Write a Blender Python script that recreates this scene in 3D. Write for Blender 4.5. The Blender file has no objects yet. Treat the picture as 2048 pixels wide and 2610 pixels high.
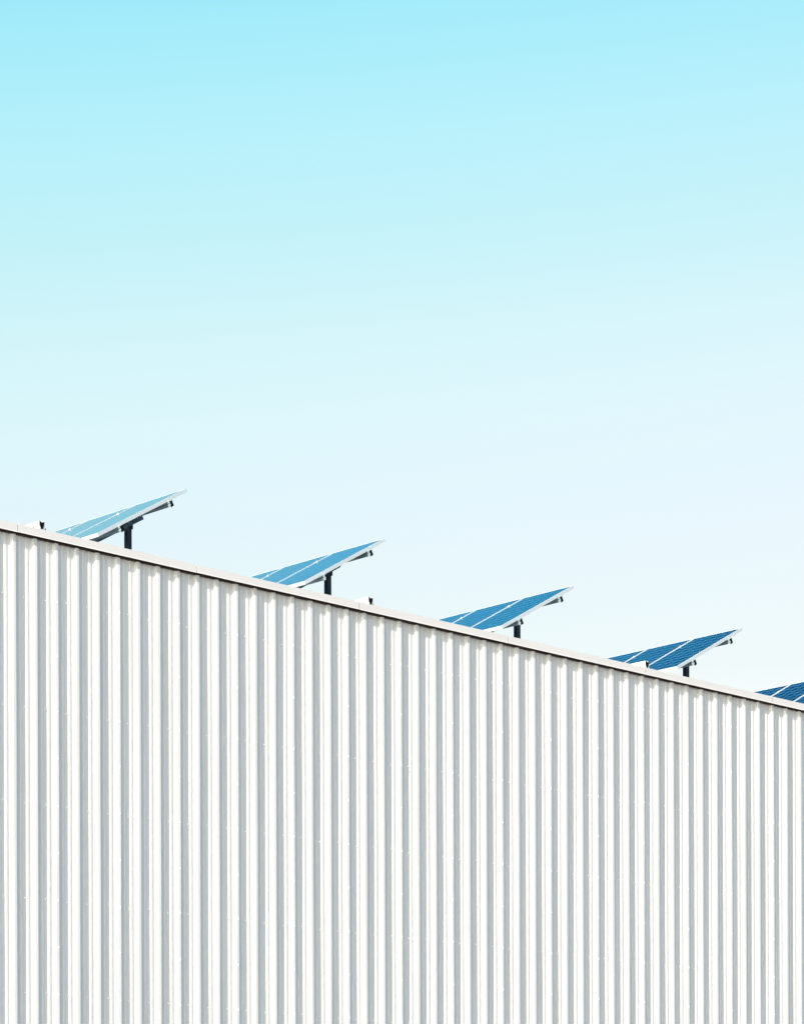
import bpy, bmesh, math, random
from mathutils import Matrix, Vector
random.seed(7)
sc = bpy.context.scene
COL = sc.collection
R = math.radians

# ------------------------------------------------------------------ camera
# world: +X runs along the clad wall (to the right, receding), +Y runs into the building, +Z up
CAM_Z = 1.60
TH = 0.84031                 # angle between the view direction and +X
FPX = 7941.38                # focal length in pixels of the 2610 px high photograph
ROLL = 0.00335
cam_d = bpy.data.cameras.new('camera')
cam = bpy.data.objects.new('camera', cam_d)
COL.objects.link(cam)
cam_d.sensor_fit = 'AUTO'
cam_d.sensor_width = 36.0
cam_d.lens = 36.0 * FPX / 2610.0
cam_d.shift_x = 0.0
cam_d.shift_y = (3364.88 - 1305.0) / 2610.0
cam_d.clip_start = 0.1
cam_d.clip_end = 20000
cam.matrix_world = (Matrix.Translation((0, 0, CAM_Z)) @ Matrix.Rotation(TH - math.pi / 2, 4, 'Z')
                    @ Matrix.Rotation(math.pi / 2, 4, 'X') @ Matrix.Rotation(-ROLL, 4, 'Z'))
sc.camera = cam

# ------------------------------------------------------------------ light, sky, exposure
SUN_EL = R(20.0)
SUN_AZ = R(77.4)             # from the wall's outward normal (-Y) towards -X
to_sun = Vector((-math.sin(SUN_AZ) * math.cos(SUN_EL), -math.cos(SUN_AZ) * math.cos(SUN_EL), math.sin(SUN_EL)))
sun_d = bpy.data.lights.new('sun', 'SUN')
sun_d.energy = 4.7
sun_d.angle = R(0.53)
sun_d.color = (1.0, 0.88, 0.78)
sun = bpy.data.objects.new('sun', sun_d)
COL.objects.link(sun)
sun.rotation_euler = to_sun.to_track_quat('Z', 'Y').to_euler()
sun.location = (0, 0, 60)

world = bpy.data.worlds.new('World')
sc.world = world
world.use_nodes = True
wn, wl = world.node_tree.nodes, world.node_tree.links
wn.clear()
sky = wn.new('ShaderNodeTexSky')
sky.sky_type = 'NISHITA'
sky.sun_disc = False
sky.sun_elevation = SUN_EL
sky.sun_rotation = math.atan2(to_sun.x, to_sun.y)
sky.air_density = 1.0
sky.dust_density = 1.0
sky.ozone_density = 1.0
bg = wn.new('ShaderNodeBackground')
bg.inputs['Strength'].default_value = 0.15
wo = wn.new('ShaderNodeOutputWorld')
# colour balance of the sky by height: pale near the horizon, cyan higher up
wtc = wn.new('ShaderNodeTexCoord')
dot = wn.new('ShaderNodeVectorMath'); dot.operation = 'DOT_PRODUCT'
SK = 0.045
dot.inputs[1].default_value = (-SK * math.sin(TH), SK * math.cos(TH), 1.0)
wl.new(wtc.outputs['Generated'], dot.inputs[0])
mr = wn.new('ShaderNodeMapRange')
mr.inputs['From Min'].default_value = 0.20
mr.inputs['From Max'].default_value = 0.60
wl.new(dot.outputs['Value'], mr.inputs['Value'])
ramp = wn.new('ShaderNodeValToRGB')
TINT = [(0.0, (1.17, 0.88, 0.675)), (0.075, (1.245, 0.955, 0.725)), (0.124, (1.29, 1.0, 0.765)), (0.192, (1.34, 1.097, 0.803)), (0.257, (1.319, 1.165, 0.834)), (0.323, (1.214, 1.218, 0.873)), (0.385, (1.137, 1.293, 0.937)), (0.474, (0.953, 1.343, 1.002)), (0.55, (0.46, 1.20, 1.15)), (0.65, (0.14, 0.88, 1.00)), (0.775, (0.03, 0.31, 0.50)), (1.0, (0.05, 0.36, 0.58))]
while len(ramp.color_ramp.elements) < len(TINT): ramp.color_ramp.elements.new(0.5)
for el, (pos, c) in zip(ramp.color_ramp.elements, TINT):
    el.position = pos
    el.color = (*[v / 2 for v in c], 1)
wl.new(mr.outputs['Result'], ramp.inputs['Fac'])
mul = wn.new('ShaderNodeVectorMath'); mul.operation = 'MULTIPLY'
wl.new(sky.outputs[0], mul.inputs[0])
# sky on the sun's side, out of view, brightened to fill the wall's shade
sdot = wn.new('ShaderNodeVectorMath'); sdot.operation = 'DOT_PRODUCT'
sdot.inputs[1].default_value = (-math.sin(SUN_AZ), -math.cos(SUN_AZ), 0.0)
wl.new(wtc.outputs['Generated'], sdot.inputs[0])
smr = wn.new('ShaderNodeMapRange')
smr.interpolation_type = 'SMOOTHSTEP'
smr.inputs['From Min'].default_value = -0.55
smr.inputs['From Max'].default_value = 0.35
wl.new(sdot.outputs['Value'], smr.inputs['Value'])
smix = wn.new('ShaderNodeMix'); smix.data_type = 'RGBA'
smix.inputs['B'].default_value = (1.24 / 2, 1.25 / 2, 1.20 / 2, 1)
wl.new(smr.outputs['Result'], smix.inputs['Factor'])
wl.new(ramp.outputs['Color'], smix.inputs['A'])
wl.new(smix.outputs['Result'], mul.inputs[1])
mul2 = wn.new('ShaderNodeVectorMath'); mul2.operation = 'SCALE'
mul2.inputs['Scale'].default_value = 2.0
wl.new(mul.outputs[0], mul2.inputs[0])
# the clear sky is a little deeper towards one side (even out the analytic model across the view)
rdot = wn.new('ShaderNodeVectorMath'); rdot.operation = 'DOT_PRODUCT'
rdot.inputs[1].default_value = (math.sin(TH), -math.cos(TH), 0.0)
wl.new(wtc.outputs['Generated'], rdot.inputs[0])
rmr = wn.new('ShaderNodeMapRange')
rmr.inputs['From Min'].default_value = -0.30
rmr.inputs['From Max'].default_value = 0.30
wl.new(rdot.outputs['Value'], rmr.inputs['Value'])
rmix = wn.new('ShaderNodeMix'); rmix.data_type = 'RGBA'
rmix.inputs['A'].default_value = (1.03, 1.095, 1.095, 1)
rmix.inputs['B'].default_value = (0.97, 0.905, 0.905, 1)
wl.new(rmr.outputs['Result'], rmix.inputs['Factor'])
mul3 = wn.new('ShaderNodeVectorMath'); mul3.operation = 'MULTIPLY'
wl.new(mul2.outputs[0], mul3.inputs[0])
wl.new(rmix.outputs['Result'], mul3.inputs[1])
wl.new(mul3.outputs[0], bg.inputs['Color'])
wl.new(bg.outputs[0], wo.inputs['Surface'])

sc.view_settings.view_transform = 'Standard'
sc.view_settings.look = 'None'
sc.view_settings.exposure = 0.72
sc.view_settings.gamma = 1.0
sc.view_settings.use_curve_mapping = False

# ------------------------------------------------------------------ materials
def new_mat(name):
    m = bpy.data.materials.new(name)
    m.use_nodes = True
    n = m.node_tree.nodes
    return m, n, m.node_tree.links, n['Principled BSDF']

def node(n, t, **kw):
    x = n.new(t)
    for k, v in kw.items():
        setattr(x, k, v)
    return x

def painted_metal(name, col, rough=0.45, var=0.05, scale=(1, 1, 1), metallic=0.0, nscale=3.0, bump=0.0, spec=0.5):
    m, n, l, b = new_mat(name)
    tc = node(n, 'ShaderNodeTexCoord')
    mp = node(n, 'ShaderNodeMapping')
    mp.inputs['Scale'].default_value = scale
    l.new(tc.outputs['Object'], mp.inputs['Vector'])
    nz = node(n, 'ShaderNodeTexNoise')
    nz.inputs['Scale'].default_value = nscale
    nz.inputs['Detail'].default_value = 6
    l.new(mp.outputs[0], nz.inputs['Vector'])
    rp = node(n, 'ShaderNodeValToRGB')
    rp.color_ramp.elements[0].position = 0.3
    rp.color_ramp.elements[1].position = 0.7
    rp.color_ramp.elements[0].color = (*[c * (1 - var) for c in col], 1)
    rp.color_ramp.elements[1].color = (*[min(1, c * (1 + var)) for c in col], 1)
    l.new(nz.outputs['Fac'], rp.inputs['Fac'])
    l.new(rp.outputs['Color'], b.inputs['Base Color'])
    b.inputs['Roughness'].default_value = rough
    b.inputs['Metallic'].default_value = metallic
    b.inputs['Specular IOR Level'].default_value = spec
    if bump:
        bp = node(n, 'ShaderNodeBump')
        bp.inputs['Strength'].default_value = bump
        bp.inputs['Distance'].default_value = 0.01
        l.new(nz.outputs['Fac'], bp.inputs['Height'])
        l.new(bp.outputs[0], b.inputs['Normal'])
    return m

M_WALL = painted_metal('white_wall_paint', (0.80, 0.80, 0.78), 0.5, 0.025, (1.6, 1.6, 0.10), nscale=4.0, bump=0.03, spec=0.3)
M_TRIM = painted_metal('cream_trim_paint', (0.765, 0.75, 0.735), 0.55, 0.02, (0.4, 1, 1), nscale=3.0, spec=0.3)
M_SCREW = painted_metal('white_screw_paint', (0.82, 0.82, 0.80), 0.35, 0.02)
M_GAP_SHADE = painted_metal('dark_brown_shade', (0.060, 0.034, 0.026), 0.9, 0.2, nscale=20)
M_ROOF = painted_metal('white_roof_paint', (0.86, 0.86, 0.85), 0.45, 0.02)
M_DECK = painted_metal('grey_roof_coating', (0.30, 0.30, 0.30), 0.6, 0.06)
M_FRAME = painted_metal('anodised_aluminium', (0.62, 0.71, 0.74), 0.42, 0.02, metallic=0.2)
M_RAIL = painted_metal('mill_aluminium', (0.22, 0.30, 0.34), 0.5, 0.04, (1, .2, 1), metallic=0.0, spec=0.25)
M_STEEL = painted_metal('dark_steel', (0.015, 0.038, 0.062), 0.5, 0.3, nscale=14, spec=0.2)
M_BRACKET = painted_metal('blue_grey_steel', (0.045, 0.105, 0.150), 0.45, 0.45, nscale=22, spec=0.25)
M_BLACK = painted_metal('black_plastic', (0.004, 0.005, 0.006), 0.8, 0.1, spec=0.08)
M_BACK = painted_metal('white_backsheet', (0.70, 0.72, 0.74), 0.6, 0.02)
M_GROUND = painted_metal('asphalt_yard', (0.16, 0.17, 0.18), 0.9, 0.12, nscale=0.6)

def glass_mat():
    m, n, l, b = new_mat('solar_cell_glass')
    tc = node(n, 'ShaderNodeTexCoord')
    sx = node(n, 'ShaderNodeSeparateXYZ')
    l.new(tc.outputs['Object'], sx.inputs[0])
    def math_(op, a, bb=None, clamp=False):
        x = node(n, 'ShaderNodeMath', operation=op, use_clamp=clamp)
        for i, v in enumerate((a, bb)):
            if v is None: continue
            if isinstance(v, (int, float)): x.inputs[i].default_value = v
            else: l.new(v, x.inputs[i])
        return x.outputs[0]
    def lines(src, pitch, off, half):
        fr = math_('FRACT', math_('DIVIDE', math_('ADD', src, off), pitch))
        d = math_('ABSOLUTE', math_('SUBTRACT', fr, 0.5))       # 0.5 on a line
        return math_('GREATER_THAN', d, 0.5 - half / pitch)
    # local x = down the slope, local y = along the row
    gx = lines(sx.outputs['X'], 0.1575, 0.0, 0.0050)
    gy = lines(sx.outputs['Y'], 0.1590, 0.0, 0.0035)
    bus = lines(sx.outputs['Y'], 0.0530, 0.0265, 0.0008)
    grid = math_('MAXIMUM', gx, gy)
    vor = node(n, 'ShaderNodeTexVoronoi')
    vor.inputs['Scale'].default_value = 55
    l.new(tc.outputs['Object'], vor.inputs['Vector'])
    mixc = node(n, 'ShaderNodeMix', data_type='RGBA')
    mixc.inputs['A'].default_value = (0.0003, 0.003, 0.014, 1)
    mixc.inputs['B'].default_value = (0.001, 0.020, 0.070, 1)
    def floor_(src, pitch):
        return math_('FLOOR', math_('DIVIDE', src, pitch))
    cv = node(n, 'ShaderNodeCombineXYZ')
    l.new(floor_(sx.outputs['X'], 0.1575), cv.inputs[0])
    l.new(floor_(sx.outputs['Y'], 0.1590), cv.inputs[1])
    oi = node(n, 'ShaderNodeObjectInfo')
    l.new(math_('MULTIPLY', oi.outputs['Random'], 91.0), cv.inputs[2])
    wn_ = node(n, 'ShaderNodeTexWhiteNoise', noise_dimensions='3D')
    l.new(cv.outputs[0], wn_.inputs['Vector'])
    fac = math_('ADD', math_('MULTIPLY', vor.outputs['Distance'], 0.5), math_('MULTIPLY', wn_.outputs['Value'], 0.75), True)
    l.new(fac, mixc.inputs['Factor'])
    mixb = node(n, 'ShaderNodeMix', data_type='RGBA')
    mixb.inputs['B'].default_value = (0.005, 0.05, 0.12, 1)
    l.new(bus, mixb.inputs['Factor'])
    l.new(mixc.outputs['Result'], mixb.inputs['A'])
    mixg = node(n, 'ShaderNodeMix', data_type='RGBA')
    mixg.inputs['B'].default_value = (0.11, 0.38, 0.56, 1)
    l.new(grid, mixg.inputs['Factor'])
    l.new(mixb.outputs['Result'], mixg.inputs['A'])
    l.new(mixg.outputs['Result'], b.inputs['Base Color'])
    b.inputs['Roughness'].default_value = 0.09
    b.inputs['IOR'].default_value = 1.5
    return m
M_GLASS = glass_mat()

# ------------------------------------------------------------------ helpers
def link(name, bm, mat, parent=None, smooth=False):
    me = bpy.data.meshes.new(name)
    bmesh.ops.recalc_face_normals(bm, faces=bm.faces)
    bm.to_mesh(me)
    bm.free()
    me.materials.append(mat)
    if smooth:
        for f in me.polygons: f.use_smooth = True
    o = bpy.data.objects.new(name, me)
    COL.objects.link(o)
    if parent is not None: o.parent = parent
    return o

def box(bm, x0, x1, y0, y1, z0, z1, M=None, bevel=0.0):
    vs = [Vector((x, y, z)) for x in (x0, x1) for y in (y0, y1) for z in (z0, z1)]
    if M is not None: vs = [M @ v for v in vs]
    v = [bm.verts.new(c) for c in vs]
    fs = [bm.faces.new([v[i] for i in q]) for q in
          ((0, 1, 3, 2), (4, 6, 7, 5), (0, 4, 5, 1), (2, 3, 7, 6), (0, 2, 6, 4), (1, 5, 7, 3))]
    if bevel:
        es = list({e for f in fs for e in f.edges})
        bmesh.ops.bevel(bm, geom=es, offset=bevel, segments=2, affect='EDGES', profile=0.5)

def prism(bm, poly, axis, a0, a1, M=None, closed=True):
    """extrude a 2-D polygon along x or y (axis) between a0 and a1"""
    def p3(u, v, a): return Vector((a, u, v)) if axis == 'x' else Vector((u, a, v))
    r0 = [p3(u, v, a0) for u, v in poly]
    r1 = [p3(u, v, a1) for u, v in poly]
    if M is not None: r0 = [M @ c for c in r0]; r1 = [M @ c for c in r1]
    A = [bm.verts.new(c) for c in r0]
    B = [bm.verts.new(c) for c in r1]
    k = len(poly)
    for i in range(k if closed else k - 1):
        j = (i + 1) % k
        bm.faces.new((A[i], A[j], B[j], B[i]))
    if closed:
        bm.faces.new(A); bm.faces.new(B)

def cyl(bm, c, axis, r, h, seg=10, r2=None):
    z = Vector(axis).normalized()
    x = z.orthogonal().normalized()
    y = z.cross(x)
    c = Vector(c)
    r2 = r if r2 is None else r2
    A = [bm.verts.new(c + x * r * math.cos(2 * math.pi * i / seg) + y * r * math.sin(2 * math.pi * i / seg)) for i in range(seg)]
    B = [bm.verts.new(c + z * h + x * r2 * math.cos(2 * math.pi * i / seg) + y * r2 * math.sin(2 * math.pi * i / seg)) for i in range(seg)]
    for i in range(seg):
        j = (i + 1) % seg
        bm.faces.new((A[i], A[j], B[j], B[i]))
    bm.faces.new(A); bm.faces.new(B)

def empty(name, loc, label, cat, group=None):
    o = bpy.data.objects.new(name, None)
    o.empty_display_size = 0.2
    COL.objects.link(o)
    o.location = loc
    o['label'] = label
    o['category'] = cat
    if group: o['group'] = group
    return o

# ------------------------------------------------------------------ setting
bm = bmesh.new()
S = 6000
v = [bm.verts.new(c) for c in ((-S, -S, 0), (S, -S, 0), (S, S, 0), (-S, S, 0))]
bm.faces.new(v)
g = link('ground', bm, M_GROUND)
g['kind'] = 'structure'

# ------------------------------------------------------------------ metal building
PITCH = 0.3048
RIB = 0.034                       # rib depth
N0 = 30.3673                      # plane of the rib tops
W0 = 21.1405                      # right-hand edge of one rib top
RZ, RS = 9.74589 + CAM_Z, -0.02154    # lower edge of the rake trim: z = RZ + RS * x  (quarter-inch-per-foot slope)
NLEFT, NRIGHT = -42, 118
XL, XR = W0 + NLEFT * PITCH, W0 + NRIGHT * PITCH
NB = N0 + 34.0                    # rear wall
def trim_z(x): return RZ + RS * x

bld = empty('metal_building', (XL, N0, 0), 'long white metal building clad in vertical ribbed sheets, with a sloping roof edge', 'building')
bld_inv = Matrix.Translation((-XL, -N0, 0))
def bpart(name, bm, mat, parent=None, **k):
    o = link(name, bm, mat, parent or bld, **k)
    if parent is None: o.location = (-XL, -N0, 0)
    return o

# cladding: one rolled profile, 12 inch pitch, deep rib + two shallow stiffeners in the pan
prof = [(0.000, 0.0), (0.055, RIB), (0.244, RIB), (0.260, RIB - 0.005), (0.335, RIB - 0.005), (0.362, RIB),
        (0.524, RIB), (0.540, RIB - 0.005), (0.635, RIB - 0.005), (0.662, RIB), (0.800, RIB), (0.860, 0.0)]
bm = bmesh.new()
from mathutils import noise
NV = 40
cols = []
for n in range(NLEFT, NRIGHT):
    inview = -6 <= n <= 60
    sheet = (n + 1) // 3
    for i, (sx, d) in enumerate(prof):
        x = W0 + (n + sx) * PITCH
        pan = 0.05 < sx < 0.81
        ztop = trim_z(x) + 0.055
        col = []
        nv = NV if inview else 1
        lap = -0.0012 if (n % 3 == 2 and 0.75 < sx) else 0.0
        for k in range(nv + 1):
            z = 0.10 + (ztop - 0.10) * k / nv
            w1 = noise.noise((x * 2.3, z * 0.55, sheet * 3.7)) * (0.0022 if pan else 0.0010)
            w2 = noise.noise((n * 1.7 + 50, z * 0.8, 9.1)) * 0.0016
            col.append(bm.verts.new((x + w2, N0 + d + w1 + lap, z)))
        cols.append(col)
for c0, c1 in zip(cols[:-1], cols[1:]):
    if len(c0) == len(c1):
        for k in range(len(c0) - 1):
            bm.faces.new((c0[k], c1[k], c1[k + 1], c0[k + 1]))
    else:                                   # outside the view the columns are plain: join as a fan
        bm.faces.new([c0[0]] + c1 + [c0[-1]] if len(c1) > 2 else [c1[0], c1[-1]] + list(reversed(c0)))
clad = bpart('wall_cladding', bm, M_WALL)

# dark strip painting the shade in the gap between sheet and trim
bm = bmesh.new()
def slab(bm, x0, x1, y0, y1, b0, t0):
    """a strip following the roof slope, between trim_z+b0 and trim_z+t0"""
    vs = [bm.verts.new((x, y, trim_z(x) + z)) for x in (x0, x1) for y in (y0, y1) for z in (b0, t0)]
    for q in ((0, 1, 3, 2), (4, 6, 7, 5), (0, 4, 5, 1), (2, 3, 7, 6), (0, 2, 6, 4), (1, 5, 7, 3)):
        bm.faces.new([vs[i] for i in q])
FR = N0 - 0.055                   # front face of the trim
slab(bm, XL, XR, N0 - 0.006, N0 + RIB + 0.06, -0.010, 0.092)
bpart('gap_shade_strip', bm, M_GAP_SHADE)

# roof deck, other walls
bm = bmesh.new()
slab(bm, XL - 0.05, XR + 0.05, FR + 0.10, NB + 0.05, 0.030, 0.088)
bpart('roof_deck', bm, M_DECK)
bm = bmesh.new()
vs = [bm.verts.new(c) for c in ((XL, N0 + 0.10, 0.0), (XL, NB, 0.0), (XR, NB, 0.0), (XR, N0 + 0.10, 0.0))]
vt = [bm.verts.new((c.co.x, c.co.y, trim_z(c.co.x) + 0.028)) for c in vs]
for i in range(4):
    j = (i + 1) % 4
    bm.faces.new((vs[i], vs[j], vt[j], vt[i]))
bpart('inner_wall', bm, M_WALL)

# rake trim in separate lengths, each with a face, a flared drip hem and a top return
cuts = [21.129 + 2.664 * k for k in range(-4, 14)]
cuts = [max(XL - .06, cuts[0])] + cuts[1:]
for a, b in zip(cuts[:-1], cuts[1:]):
    bm = bmesh.new()
    g0, g1 = a + 0.004, b - 0.004
    jog = random.uniform(-0.002, 0.002)
    sec = [(FR - 0.007, 0.000), (FR - 0.0005, 0.010), (FR, 0.100), (FR + 0.10, 0.104),
           (FR + 0.10, 0.1015), (FR + 0.003, 0.0975), (FR + 0.0025, 0.010), (FR - 0.005, -0.001)]
    dz0, dz1 = random.uniform(-.0015, .0015), random.uniform(-.0015, .0015)
    A = [bm.verts.new((g0, y + jog, trim_z(g0) + z + dz0)) for y, z in sec]
    B = [bm.verts.new((g1, y + jog, trim_z(g1) + z + dz1)) for y, z in sec]
    k = len(sec)
    for i in range(k):
        j = (i + 1) % k
        bm.faces.new((A[i], A[j], B[j], B[i]))
    bm.faces.new(A); bm.faces.new(B)
    bpart('roof_trim', bm, M_TRIM)

# screws: one per pan on every girt, stitch screws on every third rib
girts = [8.57373, 7.26489, 6.13844, 5.01274, 3.89165, 2.7705, 1.6490, 0.5280]
pts = []
for n in range(NLEFT + 1, NRIGHT - 1):
    for z in girts:
        pts.append((W0 + (n + 0.445) * PITCH + random.uniform(-.006, .006), N0 + RIB, z + CAM_Z + random.uniform(-.012, .012)))
    if n % 3 == 2:
        for i, z in enumerate(girts):
            pts.append((W0 + (n - 0.035) * PITCH, N0, z + CAM_Z + random.uniform(-.01, .01)))
            if i < len(girts) - 1:
                pts.append((W0 + (n - 0.035) * PITCH, N0, (z + girts[i + 1]) / 2 + CAM_Z + random.uniform(-.01, .01)))
def add_screw(bm, x, y, z):
    cyl(bm, (x, y + 0.001, z), (0, -1, 0), 0.0080, 0.003, 10)
    cyl(bm, (x, y - 0.0019, z), (0, -1, 0), 0.0058, 0.0090, 6, 0.0050)
vis = [q for q in pts if W0 - 0.2 < q[0] < 35.6 and q[2] > CAM_Z + 3.2]
vis.sort(key=lambda q: (Vector(q) - Vector((0, 0, CAM_Z))).length)
near, rest = vis[:99], vis[99:]
rest += [q for q in pts if q not in vis]
b0 = bmesh.new(); add_screw(b0, 0, 0, 0)
me_screw = bpy.data.meshes.new('screw'); 
bmesh.ops.recalc_face_normals(b0, faces=b0.faces); b0.to_mesh(me_screw); b0.free()
me_screw.materials.append(M_SCREW)
for q in near:
    o = bpy.data.objects.new('screw', me_screw)
    COL.objects.link(o); o.parent = bld
    o.location = (q[0] - XL, q[1] - N0, q[2])
bm = bmesh.new()
for q in rest: add_screw(bm, *q)
o = bpart('screw', bm, M_SCREW); o['kind'] = 'stuff'

# ------------------------------------------------------------------ roof channels
def roof_z(x): return trim_z(x) + 0.088
CH = [(21.62, 'white roof channel with black open end, left of the palest solar array'),
      (26.83, 'white roof channel with black open end between the second and third solar arrays'),
      (32.03, 'white roof channel with black open end standing in front of the dark blue fourth array')]
def make_channel(x, label):
    root = empty('roof_channel', (x, N0 + 0.15, roof_z(x)), label, 'roof channel', 'white channels along the roof')
    bm = bmesh.new()
    prism(bm, [(-0.052, 0.0), (-0.040, 0.172), (-0.012, 0.178), (0.0, 0.170), (0.012, 0.174), (0.038, 0.170), (0.050, 0.0)], 'y', 0.0, 7.0)
    prism(bm, [(-0.10, -0.002), (-0.10, 0.006), (-0.056, 0.006), (-0.056, -0.002)], 'y', 0.02, 7.0)
    prism(bm, [(0.053, -0.002), (0.053, 0.006), (0.10, 0.006), (0.10, -0.002)], 'y', 0.02, 7.0)
    link('channel_body', bm, M_ROOF, root)
    bm = bmesh.new()
    prism(bm, [(-0.034, 0.176), (-0.004, 0.156), (0.036, 0.168), (0.026, 0.115), (0.014, 0.090), (0.016, 0.012), (-0.018, 0.012), (-0.016, 0.095), (-0.032, 0.125)], 'y', -0.006, -0.001)
    link('open_end', bm, M_BLACK, root)
    for sx in (-0.078, 0.085):
        bm = bmesh.new()
        cyl(bm, (sx, 0.05, 0.0065), (0, 0, 1), 0.012, 0.100, 8, 0.010)
        link('bolt', bm, M_BLACK, root)
    return root
for x, lab in CH: make_channel(x, lab)

# ------------------------------------------------------------------ solar arrays
L, GAP, TK = 1.615, 0.022, 0.045
NMOD = 4

def make_array(WM, tilt, post_shift=0.0):
    """root at the foot of the rear post; the tip edge of the glass lies at TIP relative to it"""
    root = empty('solar_array', (0, 0, 0), '', 'solar array', 'solar arrays standing in a line along the roof')
    TIP = Vector((0.0, 0.0, 0.0))
    T = Vector((math.cos(tilt), 0, math.sin(tilt)))        # up the slope
    NR = Vector((-math.sin(tilt), 0, math.cos(tilt)))      # out of the glass
    # slope frame: local x = -T (down the slope), y = along the row, z = NR
    Bs = Matrix(((-T.x, 0, NR.x, 0), (0, 1, 0, 0), (-T.z, 0, NR.z, 0), (0, 0, 0, 1)))
    for k in range(NMOD):
        y0 = k * WM
        y1 = y0 + WM - GAP
        bm = bmesh.new()
        fw = 0.018
        box(bm, 0, L, 0, fw, -TK, 0)
        box(bm, 0, L, y1 - y0 - fw, y1 - y0, -TK, 0)
        box(bm, 0, fw, fw, y1 - y0 - fw, -TK, -0.0005)
        box(bm, L - fw, L, fw, y1 - y0 - fw, -TK, -0.0005)
        fr = link('solar_panel', bm, M_FRAME, root)
        fr.matrix_local = Matrix.Translation(TIP) @ Bs @ Matrix.Translation((0, y0, 0))
        bm = bmesh.new()
        box(bm, fw, L - fw, fw, y1 - y0 - fw, -0.0065, -0.0025)
        gl = link('glass_face', bm, M_GLASS, fr)
        bm = bmesh.new()
        box(bm, fw + .001, L - fw - .001, fw + .001, y1 - y0 - fw - .001, -0.0105, -0.0070)
        link('back_sheet', bm, M_BACK, fr)
    # rails: ribbed aluminium extrusion along the row
    rh = 0.070
    for t in (0.218, 0.775):
        bm = bmesh.new()
        sec = [(-0.022, -TK - .0005), (0.022, -TK - .0005), (0.022, -TK - .022), (0.014, -TK - .026), (0.014, -TK - .036), (0.022, -TK - .040),
               (0.022, -TK - rh), (-0.022, -TK - rh), (-0.022, -TK - .040), (-0.014, -TK - .036), (-0.014, -TK - .026), (-0.022, -TK - .022)]
        prism(bm, sec, 'y', -0.035, NMOD * WM + 0.05)
        rl = link('rail', bm, M_RAIL, root)
        rl.matrix_local = Matrix.Translation(TIP) @ Bs @ Matrix.Translation((t * L, 0, 0))
        bm = bmesh.new()
        box(bm, -0.026, 0.026, -0.047, -0.0355, -TK - .010, -TK - .002)
        box(bm, -0.018, 0.018, -0.045, -0.0355, -TK - rh - .004, -TK - .0105)
        box(bm, 0.018, 0.030, -0.047, -0.0355, -TK - rh - .008, -TK - rh + .018)
        ec = link('end_cap', bm, M_BLACK, rl)
        # clamps standing on the seams
        for k in range(1, NMOD):
            bm = bmesh.new()
            yc = k * WM - GAP / 2
            box(bm, -0.020, 0.020, yc - 0.020, yc + 0.020, 0.0008, 0.005)
            cyl(bm, (0, yc, 0.0055), (0, 0, 1), 0.007, 0.009, 8)
            cl = link('clamp', bm, M_FRAME, root)
            cl.matrix_local = Matrix.Translation(TIP) @ Bs @ Matrix.Translation((t * L, 0, 0))
    # tilted beams, rear posts, front posts
    for yb in (0.90, 0.90 + 2.20):
        bm = bmesh.new()
        z1 = -TK - rh - 0.001
        z0 = z1 - 0.075
        # channel section beam: web + two flanges
        box(bm, 0.075 * L, 0.93 * L, yb - 0.022, yb - 0.016, z0, z1)
        box(bm, 0.075 * L, 0.93 * L, yb - 0.0158, yb + 0.022, z1 - 0.006, z1 - 0.0002)
        box(bm, 0.075 * L, 0.93 * L, yb - 0.0158, yb + 0.022, z0 + 0.0002, z0 + 0.006)
        be = link('tilt_beam', bm, M_BRACKET, root)
        be.matrix_local = Matrix.Translation(TIP) @ Bs
        for sx in (0.10, 0.135, 0.24, 0.27):
            bm = bmesh.new()
            cyl(bm, (sx * L, yb - 0.0222, (z0 + z1) / 2 + (0.015 if sx in (.135, .24) else -0.01)), (0, -1, 0), 0.009, 0.008, 6)
            link('bolt', bm, M_RAIL, be)
        for t, hw in ((0.180 + post_shift, 0.035), (0.86, 0.030)):
            topc = -t * L * T + (z1 - 0.030) * NR
            zroof = -(1.3732 - 0.088)
            bm = bmesh.new()
            x, z = topc.x, topc.z
            box(bm, x - hw, x + hw, yb + 0.0225 - 0.0, yb + 0.0225 + 2 * hw, zroof + 0.012, z - 0.012)
            po = link('post', bm, M_STEEL, root)
            bm = bmesh.new()
            box(bm, x - 0.10, x + 0.10, yb + 0.0225 + hw - 0.10, yb + 0.0225 + hw + 0.10, zroof, zroof + 0.0118)
            link('base_plate', bm, M_STEEL, po)
            # saddle bracket joining post and beam
            bm = bmesh.new()
            prism(bm, [(x - hw - 0.006, z - 0.11), (x - hw - 0.0005, z - 0.11), (x - hw - 0.0005, z - 0.0115), (x + hw + 0.0005, z - 0.0115), (x + hw + 0.0005, z - 0.09),
                       (x + hw + 0.006, z - 0.09), (x + hw + 0.006, z - 0.006), (x - hw - 0.006, z - 0.006)], 'y', yb + 0.0025, yb + 0.0225 + 2 * hw)
            link('saddle_bracket', bm, M_BRACKET, po)
    return root

ARR = [((24.462, 10.605), 1.049, 29.8, 'solar array with the palest sky blue panels, leftmost on the roof edge'),
       ((27.824, 10.522), 1.048, 29.5, 'solar array with light blue panels, second from the left, right of the palest array'),
       ((31.409, 10.444), 1.003, 28.9, 'solar array with mid blue panels, third from the left in the row'),
       ((34.966, 10.359), 0.970, 28.6, 'solar array with deep blue panels behind a white roof channel, fourth from the left'),
       ((38.240, 10.243), 0.942, 28.5, 'solar array cut off by the right edge, showing only its lower dark blue corner')]
for (x, z), wm, tl, lab in ARR:
    o = make_array(wm, R(tl), 0.020 if x < 25 else 0.0)
    o.location = (x, N0 + 1.0, z + CAM_Z)
    o['label'] = lab
